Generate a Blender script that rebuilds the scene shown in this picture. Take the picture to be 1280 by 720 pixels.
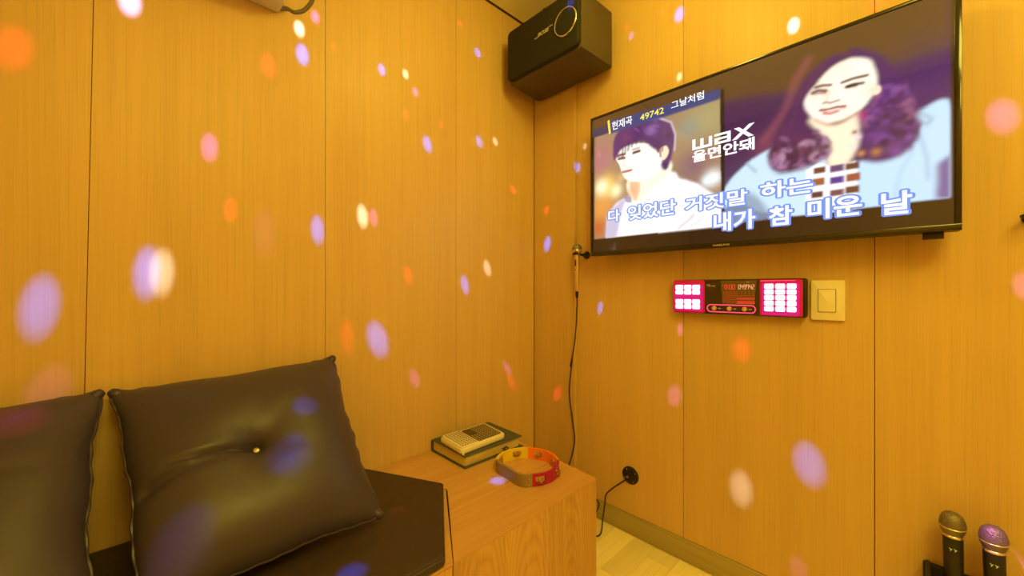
import bpy, bmesh, math, random
import numpy as np
from mathutils import Vector, Matrix
for o in list(bpy.data.objects): bpy.data.objects.remove(o)
scene = bpy.context.scene
C = scene.collection
R = math.radians
random.seed(4)

# ------------------------------------------------------------------ camera
cd = bpy.data.cameras.new('camera'); cam = bpy.data.objects.new('camera', cd); C.objects.link(cam)
cam.location = (0, 0, 1.02); cam.rotation_euler = (R(90), 0, R(-43.85))
cd.sensor_width = 36; cd.lens = 13.78; cd.clip_start = .01
scene.camera = cam
# ------------------------------------------------------------------ world, view
w = bpy.data.worlds.new('world'); scene.world = w; w.use_nodes = True
w.node_tree.nodes['Background'].inputs[0].default_value = (1, .75, .4, 1)
w.node_tree.nodes['Background'].inputs[1].default_value = .02
vs = scene.view_settings
vs.view_transform = 'Standard'; vs.look = 'None'; vs.gamma = 1; vs.exposure = 0.0; vs.use_curve_mapping = False

# ------------------------------------------------------------------ lamps
AMBER = (1, .81, .10)
def area(name, loc, size, power, col=AMBER, rot=(0, 0, 0), sy=None):
    l = bpy.data.lights.new(name, 'AREA'); l.energy = power; l.color = col; l.size = size
    if sy: l.shape = 'RECTANGLE'; l.size_y = sy
    o = bpy.data.objects.new(name, l); C.objects.link(o); o.location = loc; o.rotation_euler = rot
    return o
area('ceiling_panel_light', (.30, -.62, 2.285), .7, 23)
l_ = bpy.data.lights.new('fill_point', 'POINT'); l_.energy = 9; l_.color = AMBER; l_.shadow_soft_size = .13  # unseen point light, added to lift the ceiling and fill the room
g_ = bpy.data.objects.new('fill_point', l_); C.objects.link(g_); g_.location = (.0, -.62, 2.0)
# an added fill point, then the rotating colour lamp under the ceiling: one beam per coloured spot it throws
l_ = bpy.data.lights.new('corner_fill', 'POINT'); l_.energy = 9.5; l_.color = AMBER; l_.shadow_soft_size = .09  # added out of view to brighten the ceiling and the corner walls
g_ = bpy.data.objects.new('corner_fill', l_); C.objects.link(g_); g_.location = (.86, .50, 2.14)
DISCO = Vector((.22, .44, 2.24))
COL = dict(p=(.02, .09, 1), b=(.02, .10, 1), k=(.32, .05, .5), y=(.42, .50, .70), r=(.5, .0, .03), w=(.4, .3, .9))
def beam(pt, r, col, e):
    e *= dict(r=1.4, y=1.1, k=1.25).get(col, 1.0)
    pt = Vector(pt); d = pt - DISCO; D = d.length
    l = bpy.data.lights.new('beam', 'SPOT'); l.color = COL[col]; l.spot_size = 2*math.atan(1.38*r/D); l.spot_blend = 1
    l.shadow_soft_size = .004; l.energy = e * D*D * BE; l.use_shadow = True
    o = bpy.data.objects.new('disco_beam', l); C.objects.link(o); o.location = DISCO
    o.rotation_euler = d.to_track_quat('-Z', 'Y').to_euler(); o.scale = (.70, 1.08, 1) if pt.z > .85 else (.95, .90, 1)     # the lamp's lens throws long spots
BE = 150
#BEAMS
for pt, r, c, e in [
  ((-0.153,1.354,0.979), .036, 'p', 1.4), ((0.022,1.354,1.06), .034, 'p', 1.6), ((0.049,1.354,1.061), .032, 'y', .9), ((0.147,1.354,1.407), .024, 'k', .9),
  ((-0.19,1.354,1.537), .034, 'r', .35), ((0.194,1.354,1.242), .020, 'r', .45), ((-0.01,1.354,1.728), .026, 'w', 1.5), ((0.287,1.354,1.687), .026, 'r', .3),
  ((0.372,1.354,1.836), .019, 'y', 1.7), ((0.381,1.354,1.759), .024, 'p', 1.8), ((0.419,1.354,1.896), .016, 'k', 1.2), ((0.476,1.354,1.825), .008, 'r', .5),
  ((0.645,1.354,1.813), .017, 'p', 1.6), ((0.74,1.354,1.832), .014, 'y', 1.3), ((0.781,1.354,1.779), .014, 'k', 1.1), ((0.835,1.354,1.591), .023, 'p', 1.7),
  ((0.74,1.354,1.677), .013, 'r', .45), ((0.898,1.354,1.689), .011, 'r', .45), ((0.995,1.354,2.142), .011, 'r', .6), ((1.09,1.354,2.059), .017, 'p', 1.6),
  ((1.099,1.354,1.669), .019, 'p', 1.5), ((1.194,1.354,1.694), .014, 'y', .9), ((1.306,1.354,1.492), .014, 'r', .8), ((0.426,1.354,1.209), .026, 'p', 1.6),
  ((0.574,1.354,1.272), .024, 'y', 1.3), ((0.614,1.354,1.272), .019, 'k', .7), ((0.75,1.354,1.069), .020, 'r', .45), ((1.02,1.354,1.034), .023, 'p', 1.6),
  ((1.146,1.354,1.11), .022, 'y', .8), ((0.629,1.354,0.836), .036, 'p', 1.5), ((0.521,1.354,0.856), .030, 'r', .3), ((0.778,1.354,0.671), .020, 'k', .45),
  ((1.269,1.354,0.641), .018, 'k', .5), ((1.301,1.354,0.568), .022, 'r', .4), ((-0.141,1.354,0.787), .034, 'k', .15), ((0.276,1.354,1.187), .04, 'k', .07),
  ((1.457,1.267,1.236), .026, 'p', 1.6), ((1.457,1.272,1.401), .016, 'r', .5), ((1.457,1.202,0.515), .022, 'r', .5),
  ((1.477,1.099,1.576), .018, 'p', 1.5), ((1.477,1.058,1.665), .012, 'y', .5), ((1.477,0.628,2.05), .024, 'p', 1.5),
  ((1.477,0.827,2.061), .014, 'k', .8), ((1.477,0.7,2.093), .014, 'r', .4), ((1.477,0.845,2.106), .012, 'r', .3), ((1.477,0.273,1.837), .020, 'y', 1.2),
  ((1.477,0.628,1.815), .014, 'y', .7), ((1.477,0.977,0.932), .017, 'p', 1.2), ((1.477,0.625,0.864), .014, 'k', .45),
  ((1.477,0.647,0.61), .026, 'k', .35), ((1.477,0.418,0.812), .028, 'r', .35), ((1.477,0.234,0.485), .038, 'p', 1.1),
  ((1.477,0.42,0.343), .034, 'y', .5), ((1.477,-0.135,1.426), .030, 'k', .7), ((1.477,-0.166,1.024), .020, 'k', .5),
  ((1.477,0.26,0.15), .022, 'k', .2), ((1.477,0.086,1.808), .016, 'r', .5),
  ((0.881,0.987,0.37), .026, 'p', 1.5), ((0.532,1.004,0.4), .026, 'r', .25), ((0.34,0.857,0.4), .030, 'p', 1.5),
  ((.331,1.16,.64), .030, 'p', .25), ((.270,1.06,.58), .05, 'b', .10), ((-.18,1.24,.74), .05, 'r', .4), ((1.40,-.118,.462), .030, 'k', .8), ((.06,1.0,.48), .05, 'p', .12),
  ((1.215,.935,2.11), .020, 'b', 2.0), ((1.24,.895,2.15), .012, 'b', 1.2)]:
    beam(pt, r, c, e)

# ------------------------------------------------------------------ mesh helpers
class MB:
    def __init__(s): s.v = []; s.f = []
    def add(s, vs, fs):
        n = len(s.v); s.v += [tuple(p) for p in vs]; s.f += [tuple(i+n for i in f) for f in fs]; return s
    def box(s, a, b):
        x0,y0,z0 = a; x1,y1,z1 = b
        return s.add([(x0,y0,z0),(x1,y0,z0),(x1,y1,z0),(x0,y1,z0),(x0,y0,z1),(x1,y0,z1),(x1,y1,z1),(x0,y1,z1)],
                     [(0,3,2,1),(4,5,6,7),(0,1,5,4),(1,2,6,5),(2,3,7,6),(3,0,4,7)])
    def prism(s, poly, a, b, axis='z'):
        n = len(poly)
        def P(p, h): return {'z': (p[0],p[1],h), 'x': (h,p[0],p[1]), 'y': (p[0],h,p[1])}[axis]
        return s.add([P(p,a) for p in poly]+[P(p,b) for p in poly],
                     [tuple(range(n))[::-1], tuple(range(n,2*n))]+[(i,(i+1)%n,n+(i+1)%n,n+i) for i in range(n)])
    def tube(s, pts, r, k=8, close=False):
        pts = [Vector(p) for p in pts]; n = len(pts); rs = r if isinstance(r, (list,tuple)) else [r]*n
        vs = []; up = None
        for i, p in enumerate(pts):
            if close: t = pts[(i+1)%n]-pts[i-1]
            else: t = pts[min(i+1,n-1)]-pts[max(i-1,0)]
            t.normalize()
            if up is None: up = t.orthogonal().normalized()
            else: up = (up - t*up.dot(t)).normalized()
            sd = t.cross(up)
            for j in range(k):
                a = 2*math.pi*j/k; vs.append(p+(up*math.cos(a)+sd*math.sin(a))*rs[i])
        fs = [(i*k+j, i*k+(j+1)%k, ((i+1)%n)*k+(j+1)%k, ((i+1)%n)*k+j) for i in range(n if close else n-1) for j in range(k)]
        if not close: fs += [tuple(range(k))[::-1], tuple((n-1)*k+j for j in range(k))]
        return s.add(vs, fs)
    def lathe(s, prof, o, ax=(0,0,1), k=28):
        ax = Vector(ax).normalized(); u = ax.orthogonal().normalized(); v = ax.cross(u); o = Vector(o)
        vs = []; m = len(prof)
        for r, h in prof:
            for j in range(k):
                a = 2*math.pi*j/k; vs.append(o+ax*h+(u*math.cos(a)+v*math.sin(a))*max(r,1e-5))
        fs = [(i*k+j, i*k+(j+1)%k, (i+1)*k+(j+1)%k, (i+1)*k+j) for i in range(m-1) for j in range(k)]
        fs += [tuple(range(k))[::-1], tuple((m-1)*k+j for j in range(k))]
        return s.add(vs, fs)
    def build(s, name, mat, parent=None, bev=0, seg=2, smooth=False, ang=35, loc=None):
        me = bpy.data.meshes.new(name); me.from_pydata(s.v, [], s.f)
        bm = bmesh.new(); bm.from_mesh(me)
        bmesh.ops.recalc_face_normals(bm, faces=bm.faces)
        if bev:
            es = [e for e in bm.edges if len(e.link_faces) == 2 and e.calc_face_angle(0) > R(ang)]
            bmesh.ops.bevel(bm, geom=es, offset=bev, segments=seg, profile=.5, affect='EDGES')
        bm.to_mesh(me); bm.free()
        if smooth or bev:
            for p in me.polygons: p.use_smooth = True
            try: me.set_sharp_from_angle(angle=R(40))
            except Exception: pass
        me.materials.append(mat)
        o = bpy.data.objects.new(name, me); C.objects.link(o)
        if parent: o.parent = parent
        if loc: o.location = loc
        return o
def rrect(y0, z0, y1, z1, r, k=4):
    pts = []
    for cx, cz, a0 in ((y1-r,z1-r,0),(y0+r,z1-r,90),(y0+r,z0+r,180),(y1-r,z0+r,270)):
        for i in range(k+1):
            a = R(a0+90*i/k); pts.append((cx+r*math.cos(a), cz+r*math.sin(a)))
    return pts
def smooth_pts(pts, n=8):
    P = [Vector(p) for p in pts]; out = []
    for i in range(len(P)-1):
        a, b, c, d = P[max(i-1,0)], P[i], P[i+1], P[min(i+2,len(P)-1)]
        for j in range(n):
            t = j/n; out.append(.5*((2*b)+(c-a)*t+(2*a-5*b+4*c-d)*t*t+(3*b-a-3*c+d)*t**3))
    out.append(P[-1]); return out
def tag(o, label=None, cat=None, group=None, kind=None):
    if label: o['label'] = label
    if cat: o['category'] = cat
    if group: o['group'] = group
    if kind: o['kind'] = kind
    return o
def thing(name, label, cat, loc=(0,0,0), group=None, rz=0):
    o = bpy.data.objects.new(name, None); o.empty_display_size = .05; C.objects.link(o)
    o.location = loc; o.rotation_euler = (0,0,rz); return tag(o, label, cat, group)
def keep(o, parent):               # parent a piece built in room coordinates to a thing standing elsewhere
    bpy.context.view_layer.update(); o.parent = parent; o.matrix_parent_inverse = parent.matrix_world.inverted(); return o

# ------------------------------------------------------------------ materials
def mat(name, col, rough=.5, metal=0, em=None, es=1, spec=.5, coat=0, bump=None):
    m = bpy.data.materials.new(name); m.use_nodes = True; nt = m.node_tree; b = nt.nodes['Principled BSDF']
    b.inputs['Base Color'].default_value = (*col, 1); b.inputs['Roughness'].default_value = rough
    b.inputs['Metallic'].default_value = metal; b.inputs['Specular IOR Level'].default_value = spec
    b.inputs['Coat Weight'].default_value = coat
    if em: b.inputs['Emission Color'].default_value = (*em, 1); b.inputs['Emission Strength'].default_value = es
    # every surface gets a little procedural variation in its gloss
    tc = nt.nodes.new('ShaderNodeTexCoord'); n = nt.nodes.new('ShaderNodeTexNoise'); n.inputs['Scale'].default_value = 30
    mr = nt.nodes.new('ShaderNodeMapRange'); mr.inputs['To Min'].default_value = max(rough-.06,.02); mr.inputs['To Max'].default_value = min(rough+.06,1)
    nt.links.new(tc.outputs['Object'], n.inputs['Vector']); nt.links.new(n.outputs['Fac'], mr.inputs['Value']); nt.links.new(mr.outputs['Result'], b.inputs['Roughness'])
    if bump:
        n2 = nt.nodes.new('ShaderNodeTexVoronoi' if bump[2] == 'v' else 'ShaderNodeTexNoise'); n2.inputs['Scale'].default_value = bump[0]
        bp = nt.nodes.new('ShaderNodeBump'); bp.inputs['Strength'].default_value = bump[1]; bp.inputs['Distance'].default_value = .001
        nt.links.new(tc.outputs['Object'], n2.inputs['Vector']); nt.links.new(n2.outputs[0], bp.inputs['Height']); nt.links.new(bp.outputs['Normal'], b.inputs['Normal'])
    return m
def wood(name, dark, light, axis='z', fine=90, rough=.42, rings=0, vary=.10, spec=.4, contrast=1):
    m = bpy.data.materials.new(name); m.use_nodes = True; nt = m.node_tree; N = nt.nodes; L = nt.links; b = N['Principled BSDF']
    tc = N.new('ShaderNodeTexCoord'); oi = N.new('ShaderNodeObjectInfo')
    off = N.new('ShaderNodeVectorMath'); off.operation = 'MULTIPLY_ADD'
    cr = N.new('ShaderNodeCombineXYZ')
    for i in range(3): L.new(oi.outputs['Random'], cr.inputs[i])
    L.new(cr.outputs[0], off.inputs[0]); off.inputs[1].default_value = (7, 5, 9); L.new(tc.outputs['Object'], off.inputs[2])
    def mp(sc):
        q = N.new('ShaderNodeMapping'); q.inputs['Scale'].default_value = sc; L.new(off.outputs[0], q.inputs['Vector']); return q
    def sc3(a, l): return {'z': (a,a,l), 'x': (l,a,a), 'y': (a,l,a)}[axis]
    n1 = N.new('ShaderNodeTexNoise'); n1.inputs['Scale'].default_value = 1; n1.inputs['Detail'].default_value = 5; n1.inputs['Roughness'].default_value = .65
    L.new(mp(sc3(fine, 1.6)).outputs[0], n1.inputs['Vector'])
    n2 = N.new('ShaderNodeTexNoise'); n2.inputs['Scale'].default_value = 1; n2.inputs['Detail'].default_value = 3
    L.new(mp(sc3(11, .5) if not rings else sc3(6, .6)).outputs[0], n2.inputs['Vector'])
    n3 = N.new('ShaderNodeTexNoise'); n3.inputs['Scale'].default_value = 1; n3.inputs['Detail'].default_value = 2
    L.new(mp(sc3(fine*4.2, 4)).outputs[0], n3.inputs['Vector'])
    a = N.new('ShaderNodeMath'); a.operation = 'MULTIPLY_ADD'; L.new(n1.outputs['Fac'], a.inputs[0]); a.inputs[1].default_value = .55; 
    a2 = N.new('ShaderNodeMath'); a2.operation = 'MULTIPLY'; L.new(n2.outputs['Fac'], a2.inputs[0]); a2.inputs[1].default_value = .45; L.new(a2.outputs[0], a.inputs[2])
    last = a
    if rings:
        # cathedral figure: nested arches, one set to each veneer leaf
        sep = N.new('ShaderNodeSeparateXYZ'); L.new(tc.outputs['Object'], sep.inputs[0])
        ac_, al_ = (0, 2) if axis == 'z' else (1, 0)
        def mt(op, a_, b_=None, c_=None):
            q = N.new('ShaderNodeMath'); q.operation = op
            for i_, v_ in enumerate((a_, b_, c_)):
                if v_ is None: continue
                if hasattr(v_, 'links') or hasattr(v_, 'is_linked'): L.new(v_, q.inputs[i_])
                else: q.inputs[i_].default_value = v_
            return q.outputs[0]
        cx_ = mt('PINGPONG', mt('ADD', sep.outputs[ac_], -.5435 if axis == 'z' else -.765), .09)
        cx_ = mt('SUBTRACT', .085, cx_)
        lz_ = mt('MULTIPLY', mt('ADD', sep.outputs[al_], mt('MULTIPLY', oi.outputs['Random'], .35)), .14)
        d_ = mt('SQRT', mt('ADD', mt('MULTIPLY', cx_, cx_), mt('MULTIPLY', lz_, lz_)))
        nz = N.new('ShaderNodeTexNoise'); nz.inputs['Scale'].default_value = 1; nz.inputs['Detail'].default_value = 2
        L.new(mp(sc3(14, 3)).outputs[0], nz.inputs['Vector'])
        ph = mt('ADD', mt('MULTIPLY', d_, rings*75.), mt('MULTIPLY', nz.outputs['Fac'], 11.))
        wv_ = mt('POWER', mt('MULTIPLY_ADD', mt('SINE', ph), .5, .5), .6)
        a3 = N.new('ShaderNodeMath'); a3.operation = 'MULTIPLY_ADD'; L.new(wv_, a3.inputs[0]); a3.inputs[1].default_value = .20; L.new(a.outputs[0], a3.inputs[2])
        a4 = N.new('ShaderNodeMath'); a4.operation = 'SUBTRACT'; L.new(a3.outputs[0], a4.inputs[0]); a4.inputs[1].default_value = .11; last = a4
    ramp = N.new('ShaderNodeValToRGB'); ramp.color_ramp.elements[0].position = .5-.2/contrast; ramp.color_ramp.elements[1].position = .5+.17/contrast
    ramp.color_ramp.elements[0].color = (*dark,1); ramp.color_ramp.elements[1].color = (*light,1)
    L.new(last.outputs[0], ramp.inputs[0])
    # fine pores
    pr = N.new('ShaderNodeMapRange'); pr.inputs['From Min'].default_value = .3; pr.inputs['From Max'].default_value = .46; pr.inputs['To Min'].default_value = .90
    L.new(n3.outputs['Fac'], pr.inputs['Value'])
    mx = N.new('ShaderNodeMix'); mx.data_type = 'RGBA'; mx.blend_type = 'MULTIPLY'; mx.inputs[0].default_value = 1
    L.new(ramp.outputs[0], mx.inputs[6]); L.new(pr.outputs[0], mx.inputs[7])
    hv = N.new('ShaderNodeMapRange'); hv.inputs['To Min'].default_value = 1-vary; hv.inputs['To Max'].default_value = 1+vary*.4
    L.new(oi.outputs['Random'], hv.inputs['Value'])
    mx2 = N.new('ShaderNodeMix'); mx2.data_type = 'RGBA'; mx2.blend_type = 'MULTIPLY'; mx2.inputs[0].default_value = 1
    L.new(mx.outputs[2], mx2.inputs[6]); L.new(hv.outputs[0], mx2.inputs[7]); L.new(mx2.outputs[2], b.inputs['Base Color'])
    bp = N.new('ShaderNodeBump'); bp.inputs['Strength'].default_value = .25; bp.inputs['Distance'].default_value = .0006
    L.new(n1.outputs['Fac'], bp.inputs['Height']); L.new(bp.outputs['Normal'], b.inputs['Normal'])
    b.inputs['Roughness'].default_value = rough; b.inputs['Specular IOR Level'].default_value = spec
    return m
M = {}
M['veneer'] = wood('wall_veneer', (.60,.385,.155), (.73,.49,.205), 'z', vary=.05, contrast=.7)
M['table_top'] = wood('table_top_veneer', (.50,.255,.09), (.68,.38,.14), 'x', 60, vary=.06, rough=.32, contrast=.85)
M['table_front'] = wood('table_front_veneer', (.48,.26,.09), (.66,.40,.16), 'z', 60, rings=9, vary=.05, contrast=.8)
M['skirting'] = wood('skirting_wood', (.34,.27,.12), (.47,.38,.18), 'y', 60, vary=.03)
M['board'] = wood('floor_maple', (.84,.70,.38), (.95,.84,.52), 'x', 40, vary=.13, rough=.3, contrast=.8)
M['gap'] = mat('joint_shadow_brown', (.36,.21,.09), .8)
M['ceiling'] = mat('ceiling_paint', (.90,.82,.62), .85, bump=(200,.2,'n'))
M['leather'] = mat('black_leatherette', (.056,.044,.078), .40, spec=.40, bump=(900,.15,'n'))
M['pad'] = mat('brown_black_seat_vinyl', (.042,.026,.022), .5, spec=.4, bump=(700,.15,'n'))
M['button'] = mat('button_brass', (.5,.4,.25), .3, .6)
M['tvplastic'] = mat('black_gloss_plastic', (.012,.011,.010), .16, coat=.4)
M['blackm'] = mat('black_matt_plastic', (.013,.012,.011), .5)
M['cable'] = mat('black_cable_rubber', (.012,.008,.008), .45)
M['spk'] = mat('speaker_black_vinyl', (.085,.062,.035), .55, bump=(260,.5,'n'))
M['grille'] = mat('speaker_grille_cloth', (.009,.009,.007), .75, bump=(900,.5,'v'))
M['chrome'] = mat('bright_chrome', (.85,.8,.75), .18, 1)
M['silverprint'] = mat('silver_print', (.75,.7,.65), .3, .6)
M['cream'] = mat('cream_plastic', (.82,.74,.60), .4)
M['acw'] = mat('ac_white_plastic', (.72,.68,.60), .45)
M['acdark'] = mat('ac_vent_dark', (.12,.11,.1), .6)
M['pipe'] = mat('pipe_wrap_grey', (.13,.10,.08), .6)
M['bookc'] = mat('slate_blue_book_cloth', (.075,.09,.095), .6, bump=(900,.4,'n'))
M['pages'] = mat('yellowed_paper', (.62,.50,.20), .8, bump=(400,.3,'n'))
M['keydark'] = mat('remote_dark_face', (.03,.016,.012), .4)
M['keypale'] = mat('remote_pale_keys', (.48,.38,.24), .45)
M['keybrown'] = mat('remote_brown_keys', (.22,.14,.07), .45)
M['ty'] = mat('tambourine_yellow', (.82,.62,.03), .35)
M['to'] = mat('tambourine_orange', (.95,.22,.01), .35)
M['tr'] = mat('tambourine_red', (.42,.006,.10), .35)
M['th'] = mat('tambourine_olive_handle', (.30,.22,.10), .42)
M['jingle'] = mat('jingle_brass', (.75,.58,.35), .25, 1)
M['micgold'] = mat('champagne_metal', (.78,.66,.45), .25, .9)
M['micgrille'] = mat('mic_wire_mesh', (.22,.19,.15), .4, .6, bump=(330,1,'v'))
M['micband'] = mat('mic_grey_band', (.20,.17,.13), .4, .7)
M['red'] = mat('translucent_red_panel', (.35,.005,.03), .2, em=(.50,.002,.03), es=.55, coat=.5)
M['mag'] = mat('magenta_backlight', (.4,.01,.15), .3, em=(.42,.005,.20), es=.8)
M['keylit'] = mat('lit_white_key', (.8,.8,.8), .4, em=(1,.95,1), es=1.15)
M['legend'] = mat('grey_key_legend', (.3,.28,.35), .5, em=(.55,.5,.62), es=.7)
M['neon'] = mat('pink_neon_outline', (.5,.05,.1), .3, em=(1,.06,.16), es=1.3)
M['panel'] = mat('smoked_panel', (.045,.028,.022), .12, coat=.6)
M['ledr'] = mat('red_led', (.3,.01,.01), .4, em=(1,.05,.03), es=1.0)
M['ledo'] = mat('orange_led', (.3,.1,.01), .4, em=(1,.45,.2), es=1.0)
M['leddim'] = mat('dim_red_led', (.2,.02,.01), .4, em=(.55,.04,.01), es=.55)
M['knob'] = mat('gold_knob', (.75,.48,.12), .3, .7, em=(.5,.28,.03), es=.25)
M['whitetxt'] = mat('screen_white_text', (.05,.05,.05), .4, em=(1,1,1), es=1.1)
M['bluetxt'] = mat('screen_blue_outline', (.05,.05,.05), .4, em=(.20,.32,.85), es=1.0)
M['yeltxt'] = mat('screen_yellow_text', (.05,.05,.05), .4, em=(1,.85,.12), es=1.0)
M['marks'] = mat('pale_green_print', (.65,.75,.35), .4, em=(.4,.5,.15), es=.3)

# ------------------------------------------------------------------ lettering helper
def text(body, box, x, m, name, parent, bold=0, ital=0, label=None, depth=.0004, cut=0):
    """flat lettering on a surface facing -x, fitted to box = (y_left, z_low, y_right, z_top)"""
    cu = bpy.data.curves.new('t', 'FONT'); cu.body = body; cu.offset = bold; cu.shear = ital; cu.resolution_u = 3
    to = bpy.data.objects.new('t', cu); C.objects.link(to)
    dg = bpy.context.evaluated_depsgraph_get(); me = bpy.data.meshes.new_from_object(to.evaluated_get(dg))
    bpy.data.objects.remove(to)
    n = len(me.vertices); co = np.empty(n*3); me.vertices.foreach_get('co', co); co = co.reshape(n,3)
    lo, hi = co.min(0)+cut, co.max(0)-cut; yl, z0, yr, z1 = box
    u = (co[:,0]-lo[0])/(hi[0]-lo[0]); v = (co[:,1]-lo[1])/(hi[1]-lo[1])
    out = np.stack([np.full(n, x), yl+(yr-yl)*u, z0+(z1-z0)*v], 1)
    me.vertices.foreach_set('co', out.reshape(-1)); me.update(); me.materials.clear(); me.materials.append(m)
    o = bpy.data.objects.new(name, me); C.objects.link(o); o.parent = parent
    if label: o['label'] = label
    return o

# ================================================================== THE SETTING
XR, YL, ZC = 1.477, 1.354, 2.314
XB, YB = -.62, -1.20            # the walls behind the camera
wl = tag(MB().box((XB,YL+.018,0),(XR+.03,YL+.05,ZC+.03)).build('wall_left', M['gap']), kind='structure')
def xs(i, z):                    # seams of the left wall, the second one is a little out of plumb
    return [XB, -.098+.0155*z, .4505, .974, XR-.022][i]
for i in range(4):
    g = .0005
    MB().prism([(xs(i,.0)+g,0),(xs(i+1,0)-g,0),(xs(i+1,ZC)-g,ZC),(xs(i,ZC)+g,ZC)], YL, YL+.017, 'y').build('panel', M['veneer'], wl, bev=.0008, seg=1)
wr = tag(MB().box((XR+.018,YB,0),(XR+.05,YL+.018,ZC+.03)).build('wall_right', M['gap']), kind='structure')
ys = [YB, -.965, -.439, .0872, .613, 1.102]
for i in range(5):
    MB().box((XR,ys[i]+.0007,.086),(XR+.017,ys[i+1]-.0007,ZC)).build('panel', M['veneer'], wr, bev=.0008, seg=1)
tag(MB().box((XR-.02,1.102,.0),(XR+.017,YL-.0005,ZC)).build('panel', M['veneer'], wr, bev=.001, seg=1), 'narrow proud board in the corner')
br = tag(MB().box((XR-.003,YB,0),(XR+.015,1.1015,.0845)).build('baseboard_right', M['skirting'], bev=.002, seg=1), kind='structure')
wb = tag(MB().box((XB,YB-.05,0),(XR+.03,YB-.018,ZC+.03)).build('wall_back', M['gap']), kind='structure')
for i in range(4):
    a = XB+i*.524; MB().box((a+.0012,YB-.017,0),(min(a+.524,XR)-.0012,YB,ZC)).build('panel', M['veneer'], wb)
wf = tag(MB().box((XB-.05,YB,0),(XB-.018,YL+.018,ZC+.03)).build('wall_front', M['gap']), kind='structure')
for i in range(5):
    a = YB+i*.51; MB().box((XB-.017,a+.0012,0),(XB,min(a+.51,YL)-.0012,ZC)).build('panel', M['veneer'], wf)
ce = tag(MB().box((XB,YB,ZC+.012),(XR+.02,YL+.02,ZC+.04)).build('ceiling', M['gap']), kind='structure')
MB().box((XB+.012,YB+.012,ZC),(XR-.014,YL-.012,ZC+.011)).build('ceiling_board', M['ceiling'], ce)
fl = tag(MB().box((XB,YB,-.05),(XR+.02,YL+.02,-.0125)).build('floor', M['gap']), kind='structure')
y = YL-.093; row = 0
while y > YB:
    y0 = max(y-.0908, YB); x = XB - random.random()*.5
    if row == 5: x = XB-.02
    while x < XR:
        x1 = x+.62; a, b_ = max(x, XB), min(x1, XR)
        if b_-a > .004: MB().box((a+.0004,y0+.0004,-.012),(b_-.0004,y-.0004,0)).build('floor_board', M['board'], fl)
        x = x1
    y -= .0908; row += 1
MB().box((XB,YL-.092,-.012),(XR,YL,0)).build('floor_board', M['board'], fl)

# ================================================================== BENCH AND TABLE BOX
ZB = .37
bs = thing('seat_bench', 'wooden bench base under the black seat pad along the left wall', 'bench', (0,1.06,0))
def kp(o, t=None): return keep(o, t)
kp(MB().prism([(XB+.004,.785),(.535,.785),(.70,1.058),(.535,1.350),(XB+.004,1.350)], 0, ZB-.008).build('base', M['gap']), bs)
kp(MB().prism([(XB+.004,.765),(.541,.765),(.7215,1.058),(.556,1.351),(XB+.004,1.351)], ZB-.007, ZB).build('seat_board', M['table_top'], bev=.001, seg=1), bs)
for a, b_ in ((XB+.004,-.22),(-.218,.16),(.162,.5405)):
    kp(MB().box((a,.765,0),(b_,.783,ZB-.0075)).build('front_panel', M['table_front'], bev=.001, seg=1), bs)
tb = thing('table_box', 'oak-veneered box table at the bench end carrying book and tambourine', 'table', (.9,1.06,0))
kp(MB().prism([(.552,.785),(1.130,.785),(1.182,1.350),(.566,1.350),(.734,1.058)], 0, ZB-.008).build('base', M['gap']), tb)
def xl(y): return .5435+(y-.765)*(.183/.293) if y <= 1.058 else .7265-(y-1.058)*(.167/.296)
def xr(y): return 1.136+(y-.765)*(.054/.589)
yb = [.765, .954, 1.124, 1.306, 1.351]
for a, b_ in zip(yb, yb[1:]):
    a += .0005; b_ -= .0005
    mid = [(xl(1.058),1.058)] if a < 1.058 < b_ else []
    kp(MB().prism([(xl(a),a),(xr(a),a),(xr(b_),b_),(xl(b_),b_)]+mid, ZB-.006, ZB).build('top_plank', M['table_top'], bev=.0006, seg=1), tb)
for a, b_ in ((.5435,.711),(.711,.890),(.890,1.136)):
    kp(MB().box((a+.0003,.766,0),(b_-.0003,.784,ZB-.0063)).build('front_plank', M['table_front'], bev=.0004, seg=1), tb)
kp(MB().prism([(1.131,.785),(1.1365,.785),(1.189,1.351),(1.1835,1.351)], 0, ZB-.0063).build('side_panel', M['table_front']), tb)

# seat pad
sp = thing('seat_pad', 'flat brown-black vinyl seat pad with an angled end on the wooden bench', 'seat pad', (0,1.06,ZB+.001))
pad = [(XB+.01,.763),(.440,.763),(.519,.764),(.708,1.055),(.562,1.346),(XB+.01,1.350)]
kp(MB().prism([pad[i] for i in (0,2,3,4,5)], ZB+.001, .400).build('cover', M['pad'], bev=.008, seg=3, ang=20), sp)
def inset(poly, d):
    c = Vector((0.05,1.06)); return [tuple(Vector(p)+(c-Vector(p)).normalized()*d) for p in poly]
pp = [(XB+.02,.7632),(.519,.7632),(.7075,1.055),(.563,1.345)]
kp(MB().tube([(p[0],p[1],.393) for p in smooth_pts([(XB+.02,.7635,0),(.2,.7635,0),(.514,.7640,0)],6)]+[(.7055,1.052,.393),(.7065,1.060,.393),(.562,1.345,.393)], .0022, 6).build('piping', M['leather']), sp)

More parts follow.
